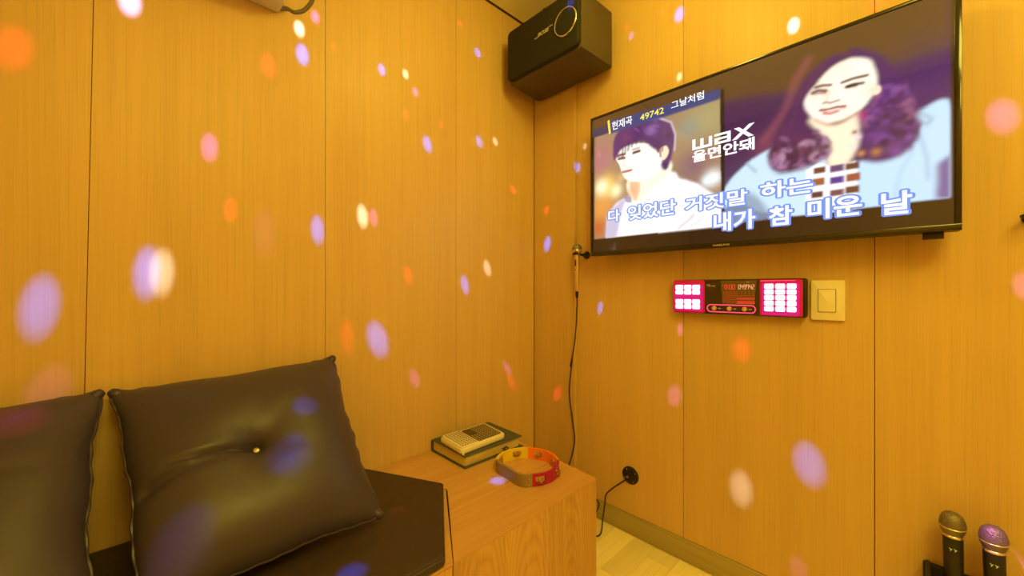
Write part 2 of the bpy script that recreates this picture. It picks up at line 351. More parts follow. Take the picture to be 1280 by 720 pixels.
# ================================================================== CUSHIONS
def cushion(label, TL, TR, BR, BL, T, folds, seedv, group):
    TL, TR, BR, BL = map(Vector, (TL,TR,BR,BL)); n = 110
    th = thing('cushion', label, 'cushion', (BL+BR)/2, group)
    nrm = (TR-TL).cross(BL-TL).normalized()          # out of the wall, up towards the room
    if nrm.y > 0: nrm = -nrm
    ex, ey = (TR-TL).normalized(), (BL-TL).normalized()
    hw, hh = (TR-TL).length/2, (BL-TL).length/2
    def pos(s, t, side):
        # seams of a filled cover pull inwards between the corners
        k = .055; s2 = s*(1-k*(1-t*t)); t2 = t*(1-k*(1-s*s))
        s2 += .010*math.sin(t*9+seedv)*abs(s)**3; t2 += .007*math.sin(s*8+seedv*2)*abs(t)**3
        u, v = (s2+1)/2, (t2+1)/2
        p = TL*(1-u)*(1-v)+TR*u*(1-v)+BR*u*v+BL*(1-u)*v
        e = max((1-abs(s)**2.4),0)*max((1-abs(t)**2.4),0)
        h = T*e**.55
        if side > 0:
            for f in folds: h += f(s, t, e)
        return p+nrm*(h*side)
    q = lambda i: math.sin(math.pi/2*(2*i/n-1))*.55+(2*i/n-1)*.45
    mb = MB(); N1 = n+1
    vs = [pos(q(i), q(j), 1) for j in range(N1) for i in range(N1)]+[pos(q(i), q(j), -.8) for j in range(N1) for i in range(N1)]
    fs = []
    for j in range(n):
        for i in range(n):
            a = j*N1+i; fs.append((a,a+1,a+N1+1,a+N1)); b2 = a+N1*N1; fs.append((b2,b2+N1,b2+N1+1,b2+1))
    mb.add(vs, fs); c = mb.build('cover', M['leather'], smooth=True)
    bm = bmesh.new(); bm.from_mesh(c.data); bmesh.ops.remove_doubles(bm, verts=bm.verts, dist=.0001); bmesh.ops.recalc_face_normals(bm, faces=bm.faces); bm.to_mesh(c.data); bm.free()
    for p in c.data.polygons: p.use_smooth = True
    keep(c, th)
    ring = []
    m = 60
    for i in range(m): ring.append(pos(-1+2*i/m, -1, 0))
    for i in range(m): ring.append(pos(1, -1+2*i/m, 0))
    for i in range(m): ring.append(pos(1-2*i/m, 1, 0))
    for i in range(m): ring.append(pos(-1, 1-2*i/m, 0))
    ring = [p+nrm*(.0025*math.sin(i*1.1)) + (ex*math.sin(i*.9)*.0012) for i, p in enumerate(ring)]
    keep(MB().tube(ring, (.0030), 6, close=True).build('piping', M['leather'], smooth=True), th)
    for P in (TL, TR, BR, BL):           # gathered corner tips
        c0 = (TL+TR+BR+BL)/4; d = (P-c0).normalized()
        keep(MB().lathe([(.004,-.030),(.011,-.020),(.0125,-.010),(.009,-.001),(.003,.002)], P, d, 12).build('corner_tip', M['leather'], smooth=True), th)
    return th, pos, nrm
def dimple(cx, cy, D, w_): return lambda s, t, e: -D*math.exp(-math.hypot(s-cx, t-cy)/w_)
def crease(a, b, D, w_, fade=1):
    ax, ay = a; bx, by = b; L2 = (bx-ax)**2+(by-ay)**2
    def f(s, t, e):
        k = max(0, min(1, ((s-ax)*(bx-ax)+(t-ay)*(by-ay))/L2)); d = math.hypot(s-ax-k*(bx-ax), t-ay-k*(by-ay))
        return -D*math.exp(-(d/w_)**2)*(1-k)**fade*min(1, e*4)
    return f
bx_, by_ = -.035, .02
folds2 = [dimple(bx_, by_, .046, .42), dimple(bx_, by_, .012, .10), crease((bx_,by_), (-.80,-.02), .012, .026, .35), crease((bx_,by_), (-1.0,.12), .008, .05, .35), crease((-1.0,.14),(-.6,.08), .026, .06),
          crease((bx_,by_), (-.5,-.6), .002, .07), crease((bx_,by_), (.55,-.50), .002, .09), crease((bx_,by_), (-.12,.7), .0015, .08), crease((bx_,by_), (.1,-.75), .0015, .09), crease((bx_,by_),(.7,.25),.004,.08)]
c2, pos2, n2 = cushion('black leatherette cushion with a centre button, nearest the table box', (-.043,1.325,.775), (.466,1.325,.795), (.458,.960,.432), (.0,.950,.428), .102, folds2, 1.0, None)
keep(MB().lathe([(.0,-.004),(.007,-.003),(.0075,0),(.006,.002),(.0,.003)], pos2(bx_,by_,1)+n2*.017, n2, 20).build('button', M['button'], smooth=True), c2)
folds1 = [dimple(.0, -.1, .045, .30), crease((0,-.1),(.9,-.3),.004,.06), crease((0,-.1),(.8,.4),.004,.08)]
c1, pos1, n1_ = cushion('black leatherette cushion with wavy side piping, at the left edge of the photo', (-.575,1.325,.765), (-.056,1.325,.778), (-.050,.955,.428), (-.56,.955,.428), .100, folds1, 2.4, None)
keep(MB().lathe([(.0,-.004),(.007,-.003),(.0075,0),(.006,.002),(.0,.003)], pos1(0,-.1,1)+n1_*.010, n1_, 20).build('button', M['button'], smooth=True), c1)

# ================================================================== BOOK AND REMOTE
bk = thing('book', 'slate blue hardcover book lying closed on the table box by the wall', 'book', (1.0,1.24,ZB))
kb = lambda o: keep(o, bk)
kb(MB().box((.850,1.128,ZB+.0005),(1.148,1.350,ZB+.004)).build('back_cover', M['bookc'], bev=.001, seg=1))
kb(MB().prism([(.850,1.128),(1.142,1.128),(1.150,1.350),(.852,1.350)], ZB+.0425, ZB+.046).build('front_cover', M['bookc'], bev=.001, seg=1))
kb(MB().box((.8505,1.3465,ZB+.004),(1.148,1.350,ZB+.0425)).build('spine', M['bookc']))
kb(MB().prism([(.856,1.146),(.862,1.136),(1.13,1.136),(1.14,1.344),(.856,1.344)], ZB+.0045, ZB+.042).build('page_block', M['pages'], bev=.002, seg=1))
kb(MB().tube(smooth_pts([(1.03,1.128,ZB+.024),(1.045,1.120,ZB+.028),(1.06,1.124,ZB+.020),(1.035,1.122,ZB+.016),(1.05,1.126,ZB+.030)],4), .0022, 6).build('ribbon', M['cable']))
ZR = ZB+.0465
rm = thing('remote_control', 'cream song-book remote with many small keys lying on the blue book', 'remote control', (.966,1.226,ZR))
kr = lambda o: keep(o, rm)
def rq(u, v):   # u along the long side, v from the front edge to the back one
    a, b2, c_, d_ = Vector((.846,1.142)), Vector((1.071,1.150)), Vector((1.092,1.308)), Vector((.858,1.304))
    p = a*(1-u)*(1-v)+b2*u*(1-v)+c_*u*v+d_*(1-u)*v; return (p.x, p.y)
def rpoly(u0, v0, u1, v1, r): return [rq(u, v) for u, v in rrect(u0, v0, u1, v1, r)]
kr(MB().prism(rpoly(0,0,1,1,.10), ZR, ZR+.021).build('case', M['cream'], bev=.006, seg=3, ang=50))
kr(MB().prism(rpoly(.02,.03,.40,.97,.08), ZR+.0195, ZR+.0245).build('raised_end', M['cream'], bev=.0015, seg=2, ang=50))
kr(MB().prism(rpoly(.41,.10,.95,.92,.05), ZR+.0205, ZR+.0218).build('keypad', M['keydark'], bev=.0004, seg=1, ang=50))
ft = [rq(.045,.02)]; kr(MB().lathe([(.0,0),(.005,.001),(.006,.005),(.004,.009),(0,.010)], (ft[0][0]-.002,ft[0][1]-.002,ZR), (0,0,1), 14).build('foot', M['cream'], smooth=True))
k1, k2, k3 = MB(), MB(), MB()
for i in range(6):
    for j in range(9):
        u, v = .07+.054*i, .10+.092*j; k1.prism([rq(u,v),rq(u+.028,v),rq(u+.028,v+.05),rq(u,v+.05)], ZR+.0243, ZR+.0254)
for i in range(9):
    for j in range(8):
        u, v = .43+.057*i, .13+.096*j
        (k3 if (i < 3 and j > 3) else k2).prism([rq(u,v),rq(u+.030,v),rq(u+.030,v+.044),rq(u,v+.044)], ZR+.0216, ZR+.0240)
for nm, k_, m_, lb in (('song_keys',k1,'keybrown','tiny brown keys'),('number_keys',k2,'keypale','pale keys on the dark keypad'),('function_keys',k3,'keybrown','brown keys among the pale ones')):
    kr(tag(k_.build(nm, M[m_]), lb, kind='stuff'))

# ================================================================== TAMBOURINE
TC = Vector((1.003,.966)); TR_ = .108; TH = .040
tm = thing('tambourine', 'half-moon tambourine in yellow, orange and red on the table box', 'tambourine', (TC.x,TC.y,ZB))
kt = lambda o: keep(o, tm)
def hoop(mb, pts, w_, z0, z1):      # a band along a 2-D path
    n = len(pts); P = [Vector(p) for p in pts]; o_, i_ = [], []
    for i in range(n):
        t = (P[min(i+1,n-1)]-P[max(i-1,0)]).normalized(); nn = Vector((t.y,-t.x)); o_.append(P[i]+nn*w_/2); i_.append(P[i]-nn*w_/2)
    vs = [(p.x,p.y,z) for z in (z0,z1) for L_ in (o_,i_) for p in L_]
    fs = []
    for i in range(n-1):
        A, B, Cc, D = i, n+i, 2*n+i, 3*n+i
        fs += [(A,A+1,Cc+1,Cc),(B,D,D+1,B+1),(Cc,Cc+1,D+1,D),(A,B,B+1,A+1)]
    fs += [(0,2*n,3*n,n),(n-1,2*n-1,4*n-1,3*n-1)]
    mb.add(vs, fs)
def arc(a0, a1, k=8): return [(TC.x+TR_*math.cos(R(a0+(a1-a0)*i/k)), TC.y+TR_*math.sin(R(a0+(a1-a0)*i/k))) for i in range(k+1)]
segs = [('ty',43,134,'yellow hoop section',(66,112)), ('to',-44,43,'orange hoop section',(-22,20)), ('tr',-128,-44,'red hoop section',(-112,-66))]
z0, z1 = ZB+.0005, ZB+TH
for m_, a0, a1, lb, js in segs:
    mb = MB(); cuts = [a0]
    for j in js: cuts += [j-9.5, j+9.5]
    cuts.append(a1)
    for i in range(len(cuts)-1):
        if i % 2: hoop(mb, arc(cuts[i],cuts[i+1]), .008, z0, z0+.011); hoop(mb, arc(cuts[i],cuts[i+1]), .008, z1-.009, z1)
        else: hoop(mb, arc(cuts[i],cuts[i+1],6), .008, z0, z1)
    kt(tag(mb.build('hoop_section', M[m_], smooth=True, bev=.0), lb))
    for j in js:
        px_, py_ = TC.x+(TR_+.001)*math.cos(R(j)), TC.y+(TR_+.001)*math.sin(R(j))
        kt(MB().lathe([(.0012,z0+.008),(.0012,z1-.008)], (px_,py_,0), (0,0,1), 8).build('pin', M['chrome']))
        for zz, fl_ in ((z0+.0125,1),(z0+.0195,-1)):
            kt(MB().lathe([(.002,.0035*fl_),(.006,.003*fl_),(.0075,.0005*fl_),(.0142,0),(.0142,.0008*fl_),(.008,.0015*fl_),(.0065,.004*fl_),(.002,.0045*fl_)], (px_,py_,zz), (0,0,1), 20).build('jingle', M['jingle'], smooth=True))
hp = smooth_pts([(.928,1.0437,0),(.918,1.022,0),(.917,.995,0),(.9155,.965,0),(.910,.935,0),(.911,.908,0),(.920,.890,0),(.9365,.881,0)], 5)
hh = MB(); hoop(hh, [(p.x,p.y) for p in hp], .009, z0, z1+.0005); kt(tag(hh.build('handle', M['th'], smooth=True), 'olive grip section'))
for zz in (.010,.028):
    for q_ in ((.9235,.8835),):
        kt(MB().lathe([(0,0),(.0025,.0003),(.002,.0012),(0,.0016)], (q_[0]-.0015,q_[1]-.004,ZB+zz), (-.4,-.9,0), 10).build('rivet', M['chrome']))

# ================================================================== TELEVISION
XT = 1.39; Y0, Y1, Z0, Z1 = .965, -.068, 1.155, 1.735
tv = thing('television', 'large flat television mounted on the right wall above the song controller', 'television', (1.43,.45,Z0))
kv = lambda o: keep(o, tv)
kv(MB().prism(rrect(Y1,Z0,Y0,Z1,.006), XT+.006, XT+.034, 'x').build('back_shell', M['blackm'], bev=.004, seg=2, ang=50))
kv(MB().box((XT+.034,.15,1.25),(XT+.062,.75,1.62)).build('rear_box', M['blackm'], bev=.008))
kv(MB().box((XT+.062,.25,1.28),(XR-.0005,.65,1.60)).build('wall_mount', M['blackm']))
b = .0095
kv(MB().box((XT-.003,Y1,Z0),(XT+.006,Y0,Z0+.016)).build('bezel', M['tvplastic'], bev=.0015, seg=2))
kv(MB().box((XT-.003,Y1,Z1-b),(XT+.006,Y0,Z1)).build('bezel', M['tvplastic'], bev=.0015, seg=2))
kv(MB().box((XT-.003,Y0-b,Z0+.016),(XT+.006,Y0,Z1-b)).build('bezel', M['tvplastic'], bev=.0015, seg=2))
kv(MB().box((XT-.003,Y1,Z0+.016),(XT+.006,Y1+b*1.3,Z1-b)).build('bezel', M['tvplastic'], bev=.0015, seg=2))
kv(tag(MB().box((XT+.012,-.040,Z0-.015),(XT+.032,-.004,Z0+.002)).build('sensor_foot', M['blackm'], bev=.001), 'small black block under the right end of the frame'))
# --- the picture, painted into a colour attribute of the screen's own fine grid (screen coordinates 0..1)
W_, H_ = 560, 314
gx, gy = np.meshgrid(np.linspace(0,1,W_), np.linspace(0,1,H_)); img = np.zeros((H_,W_,3)); ASP = 1.033/.58
def blur(a, r):
    r = int(r)
    for _ in range(2):
        if r < 1: break
        for ax in (0,1):
            p = np.pad(a, [(r+1,r) if k == ax else (0,0) for k in range(2)], mode='edge'); c_ = np.cumsum(p, ax)
            a = (np.take(c_, range(2*r+1, c_.shape[ax]), ax)-np.take(c_, range(0, c_.shape[ax]-2*r-1), ax))/(2*r+1)
    return a
def mask(pts, sm=True):
    if sm:
        n = len(pts); P = [Vector(p) for p in pts]; out = []
        for i in range(n):
            a, b_, c_, d_ = P[i-1], P[i], P[(i+1)%n], P[(i+2)%n]
            for j in range(6):
                t = j/6; out.append(.5*((2*b_)+(c_-a)*t+(2*a-5*b_+4*c_-d_)*t*t+(3*b_-a-3*c_+d_)*t**3))
        pts = [tuple(p) for p in out]
    m_ = np.zeros((H_,W_), bool); n = len(pts)
    for i in range(n):
        x1, y1 = pts[i]; x2, y2 = pts[(i+1)%n]
        if y1 == y2: continue
        cond = ((y1 > gy) != (y2 > gy)) & (gx < (x2-x1)*(gy-y1)/(y2-y1)+x1); m_ ^= cond
    return m_.astype(float)
def lin(c): return np.array([(v/255)**2.2 for v in c])
def paint(pts, col, soft=1, sm=True, a=1, clip=None):
    k = blur(mask(pts, sm), soft)*a
    if clip is not None: k = k*clip
    img[:] = img*(1-k[...,None])+lin(col)*k[...,None]
def blob(c_, r, col, a=1, clip=None, rat=1):
    d = ((gx-c_[0])*ASP/rat)**2+(gy-c_[1])**2; k = np.exp(-d/(r*r))*a
    if clip is not None: k = k*clip
    img[:] = img*(1-k[...,None])+lin(col)*k[...,None]
def stroke(pts, wd, col, soft=1, a=1, clip=None):
    d = np.full((H_,W_), 9.0); wd = wd*.55
    for (x1,y1),(x2,y2) in zip(pts, pts[1:]):
        dx, dy = (x2-x1)*ASP, y2-y1; L2 = dx*dx+dy*dy+1e-9
        t = np.clip(((gx-x1)*ASP*dx+(gy-y1)*dy)/L2, 0, 1); d = np.minimum(d, np.hypot((gx-x1)*ASP-t*dx, gy-y1-t*dy))
    k = np.clip((wd-d)/.004+.5, 0, 1)*a; k = blur(k, soft) if soft else k
    if clip is not None: k = k*clip
    img[:] = img*(1-k[...,None])+lin(col)*k[...,None]
img[:] = lin((22,16,20))
#PICTURE
RP = blur(mask([(0.503,1.303),(0.983,1.138),(0.983,0.136),(0.503,0.124)], False), 1)      # right-hand picture
LP = blur(mask([(0.017,0.857),(0.49,0.855),(0.499,0.116),(0.017,0.121)], False), 1)       # left-hand picture
img[:] = img*(1-RP[...,None])+lin((62,30,78))*RP[...,None]
paint([(0.006,1.048),(0.987,1.133),(0.987,0.748),(0.864,0.738),(0.701,0.759),(0.503,0.816),(0.006,0.884)], (88,62,38), 6, False)  # dark brown picture top, with the ceiling's reflection painted into its colour
blob((0.947,0.605), .16, (60,24,98), .8, RP); blob((0.561,0.684), .12, (58,26,72), .7, RP); blob((0.561,0.226), .16, (80,95,120), .8, RP)
blob((0.623,0.503), .07, (130,60,90), .6, RP)
# woman: jacket, hair, neck, face
paint([(0.499,0.31),(0.549,0.417),(0.614,0.486),(0.682,0.497),(0.754,0.403),(0.771,0.091),(0.673,0.134),(0.582,0.19),(0.549,0.272),(0.503,0.21)], (196,226,246), 2, True, 1, RP)
paint([(0.503,0.21),(0.571,0.288),(0.623,0.179),(0.627,0.128),(0.503,0.116)], (120,140,165), 4, True, .8, RP)
paint([(0.914,0.49),(0.934,0.519),(0.987,0.514),(0.987,0.124),(0.801,0.119),(0.81,0.288),(0.827,0.353),(0.894,0.362)], (186,222,246), 2, True, 1, RP)
paint([(0.962,0.281),(0.987,0.319),(0.987,0.124),(0.96,0.136)], (95,60,130), 3, False, .9, RP)
stroke([(0.934,0.512),(0.954,0.474),(0.947,0.452),(0.927,0.483)], .008, (110,135,160), 2, .7)
stroke([(0.934,0.41),(0.945,0.322),(0.947,0.221)], .010, (140,175,200), 2, .7)
stroke([(0.921,0.35),(0.9,0.271),(0.891,0.152)], .008, (150,185,210), 2, .6)
stroke([(0.571,0.44),(0.592,0.388)], .01, (120,140,160), 2, .7)
paint([(0.801,0.874),(0.858,0.822),(0.896,0.716),(0.921,0.583),(0.931,0.464),(0.918,0.371),(0.882,0.331),(0.842,0.341),(0.813,0.397),(0.826,0.538),(0.856,0.659)], (66,26,92), 3)
paint([(0.779,0.876),(0.728,0.836),(0.697,0.762),(0.673,0.622),(0.636,0.526),(0.623,0.44),(0.644,0.366),(0.686,0.357),(0.722,0.367),(0.757,0.398),(0.768,0.455),(0.737,0.567),(0.719,0.716),(0.754,0.79),(0.813,0.828)], (72,30,84), 3)
stroke([(0.722,0.903),(0.691,0.814),(0.673,0.703),(0.64,0.607),(0.607,0.54)], .020, (150,80,90), 5, .8)
paint([(0.719,0.597),(0.741,0.593),(0.779,0.541),(0.823,0.569),(0.826,0.466),(0.813,0.379),(0.787,0.326),(0.761,0.362),(0.764,0.457),(0.741,0.528)], (255,236,205), 3)
for c_, r, co, al in [((0.673,0.46),.045,(120,70,120),.7),((0.701,0.488),.03,(90,30,70),.8),((0.653,0.416),.025,(190,160,190),.8),((0.686,0.414),.018,(45,12,50),.9),((0.719,0.447),.022,(150,100,120),.8),((0.728,0.403),.018,(55,15,50),.9),((0.705,0.374),.016,(160,120,150),.7),((0.75,0.445),.014,(190,140,130),.8),
                      ((0.879,0.579),.05,(100,50,150),.8),((0.9,0.462),.045,(55,15,70),.8),((0.858,0.467),.04,(110,60,140),.7),((0.842,0.529),.03,(70,20,110),.8),((0.894,0.379),.03,(130,80,140),.6),((0.858,0.378),.02,(180,120,70),.8),((0.829,0.383),.014,(200,140,60),.8),((0.872,0.414),.02,(50,12,60),.8),((0.811,0.424),.016,(250,220,220),.8),((0.823,0.459),.012,(240,210,230),.8),((0.816,0.488),.012,(120,60,90),.8),((0.831,0.555),.02,(190,20,120),.7),((0.914,0.421),.02,(110,60,120),.6)]:
    blob(c_, r, co, al)
rng = random.Random(7)
HR = blur(mask([(0.801,0.874),(0.858,0.822),(0.896,0.716),(0.921,0.583),(0.934,0.462),(0.921,0.362),(0.882,0.324),(0.842,0.333),(0.813,0.39),(0.826,0.538),(0.856,0.659)]), 2)
HL = blur(mask([(0.779,0.876),(0.728,0.836),(0.697,0.762),(0.673,0.622),(0.631,0.528),(0.62,0.441),(0.642,0.357),(0.686,0.348),(0.722,0.359),(0.761,0.39),(0.771,0.453),(0.737,0.567),(0.719,0.716),(0.754,0.79),(0.813,0.828)]), 2)
def curl(c_, r_, col, al, turns=.6, clip=None):      # one lock of wavy hair
    a0 = rng.random()*6.28; stroke([(c_[0]+r_*math.cos(a0+turns*6.28*k/7)/ASP, c_[1]+r_*1.1*math.sin(a0+turns*6.28*k/7)+.004*k) for k in range(8)], .011+.006*rng.random(), col, 2, al, clip)
for i in range(60):
    t_ = rng.random(); base = ((0.859,0.647)[0]+.065*t_+.10*(rng.random()-.5), (0.859,0.647)[1]-.27*t_)
    curl(base, .018+.02*t_, [(120,70,150),(48,14,66),(92,40,110),(150,95,130),(60,22,90)][i%5], .7, .6, HR)
for i in range(50):
    t_ = rng.random(); base = ((0.636,0.455)[0]+.16*t_, (0.673,0.44)[1]+.10*(rng.random()-.5))
    curl(base, .020+.012*rng.random(), [(150,105,150),(44,12,50),(95,40,80),(175,135,165),(64,22,66)][i%5], .7, .6, HL)
for i in range(9):
    x_ = 1006-i*4.2; stroke([((0.754,0.833)[0]-.012*i, (0.754,0.833)[1]+.02-.012*i), ((0.701,0.734)[0]-.010*i, (0.701,0.734)[1]), ((0.673,0.562)[0]-.006*i, (0.673,0.562)[1])], .008, ((110,55,90),(52,20,70))[i%2], 2, .45, HL)
face = [(0.821,0.829),(0.848,0.793),(0.86,0.702),(0.852,0.64),(0.826,0.583),(0.794,0.557),(0.758,0.557),(0.731,0.597),(0.713,0.655),(0.712,0.705),(0.735,0.759),(0.768,0.816),(0.799,0.834)]
paint(face, (255,247,228), 2)
FM = blur(mask(face), 2)
blob((0.781,0.829), .05, (250,225,190), .5, FM); blob((0.733,0.738), .035, (190,150,130), .55, FM); blob((0.85,0.662), .03, (245,215,190), .6, FM); blob((0.756,0.709), .016, (205,165,140), .6, FM)
paint([(0.847,0.664),(0.862,0.676),(0.867,0.647),(0.856,0.633)], (255,225,200), 1)
stroke([(0.735,0.748),(0.75,0.748),(0.769,0.738)], .011, (88,52,48), 1); stroke([(0.792,0.734),(0.813,0.738),(0.841,0.734)], .012, (82,45,42), 1)
stroke([(0.728,0.724),(0.741,0.729),(0.759,0.716)], .011, (80,42,40), 1); stroke([(0.731,0.719),(0.757,0.709)], .010, (120,60,60), 1, .7)
stroke([(0.799,0.707),(0.813,0.709),(0.833,0.703)], .012, (66,30,44), 1); stroke([(0.803,0.705),(0.819,0.703)], .014, (62,22,48), 1)
stroke([(0.766,0.714),(0.764,0.688),(0.754,0.667)], .008, (225,190,165), 2, .7); stroke([(0.752,0.66),(0.759,0.662),(0.768,0.652),(0.777,0.655),(0.787,0.655)], .008, (140,90,75), 1, .9)
stroke([(0.746,0.629),(0.764,0.622),(0.781,0.624),(0.797,0.617)], .012, (150,60,62), 1); stroke([(0.754,0.612),(0.768,0.603),(0.784,0.607)], .012, (205,120,110), 1)
stroke([(0.761,0.617),(0.786,0.614)], .006, (240,220,210), 0, .8)
stroke([(0.733,0.591),(0.761,0.55),(0.794,0.55),(0.824,0.576)], .010, (190,130,100), 2, .8)
# checked shirt
paint([(0.715,0.353),(0.743,0.371),(0.781,0.343),(0.819,0.357),(0.821,0.128),(0.715,0.124)], (255,255,255), 1, False, 1, RP)
for px_, py_, co in [(0.744,0.34)+((96,60,50),),(0.781,0.336)+((90,60,110),),(0.811,0.334)+((100,62,52),),(0.742,0.284)+((150,90,60),),(0.781,0.279)+((80,50,140),),(0.813,0.281)+((150,80,60),),(0.739,0.222)+((90,50,60),),(0.781,0.219)+((110,70,80),),(0.811,0.224)+((100,60,50),)]:
    paint([(px_-.014,py_-.017),(px_+.014,py_-.017),(px_+.014,py_+.017),(px_-.014,py_+.017)], co, 1, False)
# left-hand picture: street glow, man in a pale shirt
img[:] = img*(1-LP[...,None])+lin((158,128,96))*LP[...,None]
blob((0.456,0.743), .14, (168,160,110), .8, LP); blob((0.391,0.729), .06, (140,150,140), .6, LP); blob((0.412,0.505), .10, (120,84,112), .8, LP); blob((0.468,0.574), .06, (150,110,90), .7, LP)
blob((0.036,0.686), .12, (176,110,120), .9, LP); blob((0.051,0.326), .12, (226,150,70), .9, LP); blob((0.036,0.198), .07, (190,90,40), .8, LP)
blob((0.074,0.484), .075, (255,205,90), 1, LP); blob((0.051,0.486), .05, (255,250,210), 1, LP); blob((0.116,0.441), .045, (255,250,200), .9, LP)
blob((0.472,0.402), .045, (250,255,255), 1, LP); blob((0.453,0.39), .03, (230,245,255), 1, LP)
paint([(0.07,0.117),(0.077,0.274),(0.116,0.353),(0.167,0.383),(0.217,0.347),(0.314,0.509),(0.35,0.476),(0.359,0.443),(0.423,0.383),(0.475,0.305),(0.506,0.209),(0.506,0.083),(0.07,0.107)], (252,250,255), 2, False, 1, LP)
paint([(0.07,0.117),(0.08,0.274),(0.116,0.343),(0.165,0.378),(0.144,0.302),(0.116,0.116)], (182,172,205), 3, True, .85, LP)
paint([(0.171,0.5),(0.314,0.569),(0.331,0.488),(0.255,0.388),(0.21,0.338),(0.181,0.367)], (255,250,222), 2); paint([(0.174,0.488),(0.217,0.462),(0.204,0.35),(0.181,0.379)], (222,160,110), 3, True, .75)
paint([(0.154,0.386),(0.178,0.379),(0.181,0.341),(0.161,0.352)], (130,120,160), 1, True, .8)
paint([(0.113,0.676),(0.134,0.716),(0.185,0.731),(0.255,0.698),(0.296,0.628),(0.314,0.584),(0.296,0.516),(0.242,0.474),(0.2,0.474),(0.165,0.497),(0.144,0.543),(0.134,0.602)], (255,252,238), 1)
paint([(0.109,0.65),(0.103,0.759),(0.12,0.838),(0.161,0.867),(0.217,0.869),(0.285,0.847),(0.331,0.786),(0.346,0.705),(0.34,0.619),(0.328,0.538),(0.314,0.505),(0.296,0.536),(0.302,0.595),(0.285,0.633),(0.263,0.672),(0.227,0.728),(0.185,0.731),(0.14,0.714)], (84,44,104), 2)
blob((0.263,0.786), .035, (150,110,180), .6); blob((0.161,0.784), .03, (120,60,90), .6); blob((0.322,0.716), .02, (60,24,80), .8); blob((0.217,0.779), .03, (70,30,95), .5)
paint([(0.29,0.64),(0.314,0.66),(0.325,0.614),(0.305,0.572)], (255,225,190), 1)
stroke([(0.12,0.679),(0.134,0.683),(0.154,0.679)], .010, (120,80,90), 1); stroke([(0.185,0.691),(0.214,0.693)], .010, (150,110,110), 1, .8)
stroke([(0.127,0.659),(0.14,0.662),(0.154,0.655)], .010, (120,80,70), 1); stroke([(0.191,0.672),(0.214,0.674)], .011, (110,70,66), 1)
stroke([(0.154,0.636),(0.149,0.605),(0.161,0.593)], .007, (225,180,140), 1, .8); stroke([(0.144,0.559),(0.161,0.559),(0.181,0.559)], .010, (190,110,90), 1)
stroke([(0.227,0.317),(0.258,0.345)], .007, (140,130,160), 1, .6); stroke([(0.364,0.245),(0.35,0.136)], .008, (200,190,205), 2, .7); stroke([(0.412,0.205),(0.359,0.129)], .010, (150,140,140), 2, .7); stroke([(0.443,0.179),(0.397,0.131)], .008, (160,150,140), 2, .6)
paint([(0.017,0.138),(0.025,0.979),(0.017,1.041),(0.014,0.138)], (60,40,60), 2, False, .3)
for x_, y_, dx, dy in [(770,182,-1,16),(775,178,-1,14),(781,175,-2,13),(788,173,-3,11),(795,171,-2,10),(802,170,0,11),(808,171,3,12),(814,173,5,14),(820,178,5,14),(827,186,2,18),(832,190,1,22),(836,180,0,24)]:
    p_ = [((0.217,0.769)[0]+(x_-800)*.00235, (0.217,0.769)[1]-(y_-170)*.0040), ((0.217,0.769)[0]+(x_+dx*.5-800)*.00235, (0.217,0.769)[1]-(y_+dy*.6-170)*.0040), ((0.217,0.769)[0]+(x_+dx-800)*.00235, (0.217,0.769)[1]-(y_+dy-170)*.0040)]
    stroke(p_, .012, (78,38,92), 1, .75)
for k_ in range(14):
    q_ = ((0.227,0.826)[0]+.11*(rng.random()-.5), (0.227,0.826)[1]+.07*(rng.random()-.5)); stroke([q_, (q_[0]+.018, q_[1]-.035+.02*rng.random())], .007, [(140,100,175),(52,20,72)][k_%2], 1, .5)
stroke([(0.217,0.874),(0.285,0.853),(0.334,0.795),(0.349,0.712),(0.346,0.616)], .008, (225,210,240), 1, .7)
stroke([(0.124,0.674),(0.14,0.681),(0.154,0.676)], .012, (90,50,60), 1); stroke([(0.127,0.653),(0.154,0.65)], .013, (90,48,50), 1); stroke([(0.188,0.669),(0.215,0.671)], .014, (84,44,50), 1)
stroke([(0.144,0.557),(0.161,0.555),(0.181,0.557)], .012, (165,85,75), 1)
blob((0.14,0.522), .03, (250,215,160), .4); blob((0.185,0.421), .03, (225,165,120), .5)
# title bar above it, dark bar between the pictures
paint([(0.01,0.917),(0.49,0.905),(0.49,0.852),(0.01,0.86)], (40,48,92), 1, False, .9); paint([(0.08,0.938),(0.49,0.897),(0.49,0.841),(0.084,0.845)], (52,66,120), 1, False, .9)
paint([(0.492,0.895),(0.503,0.891),(0.503,0.097),(0.495,0.098)], (26,20,30), 1, False)
paint([(0.077,0.945),(0.086,0.943),(0.093,0.847),(0.084,0.847)], (250,225,70), 0, False)
me = bpy.data.meshes.new('screen')
ya, yb2, za, zb2 = Y0-.0075, Y1+.010, Z0+.014, Z1-.0075
U = (Y0-ya)/1.033, (Y0-yb2)/1.033; V = (za-Z0)/.58, (zb2-Z0)/.58
iu = np.linspace(U[0],U[1],W_); iv = np.linspace(V[0],V[1],H_)
co = np.empty((H_,W_,3)); co[...,0] = XT+.0005; co[...,1] = (Y0-1.033*iu)[None,:]; co[...,2] = (Z0+.58*iv)[:,None]
idx = np.arange(H_*W_).reshape(H_,W_); F = np.stack([idx[:-1,:-1],idx[:-1,1:],idx[1:,1:],idx[1:,:-1]],-1).reshape(-1,4)
me.vertices.add(H_*W_); me.vertices.foreach_set('co', co.reshape(-1)); me.loops.add(F.size); me.loops.foreach_set('vertex_index', F.reshape(-1))
me.polygons.add(len(F)); me.polygons.foreach_set('loop_start', np.arange(len(F))*4)
try: me.polygons.foreach_set('loop_total', np.full(len(F),4))
except Exception: pass
me.update(calc_edges=True)
ri = np.clip((iv*(H_-1)).round().astype(int),0,H_-1); ci = np.clip((iu*(W_-1)).round().astype(int),0,W_-1)
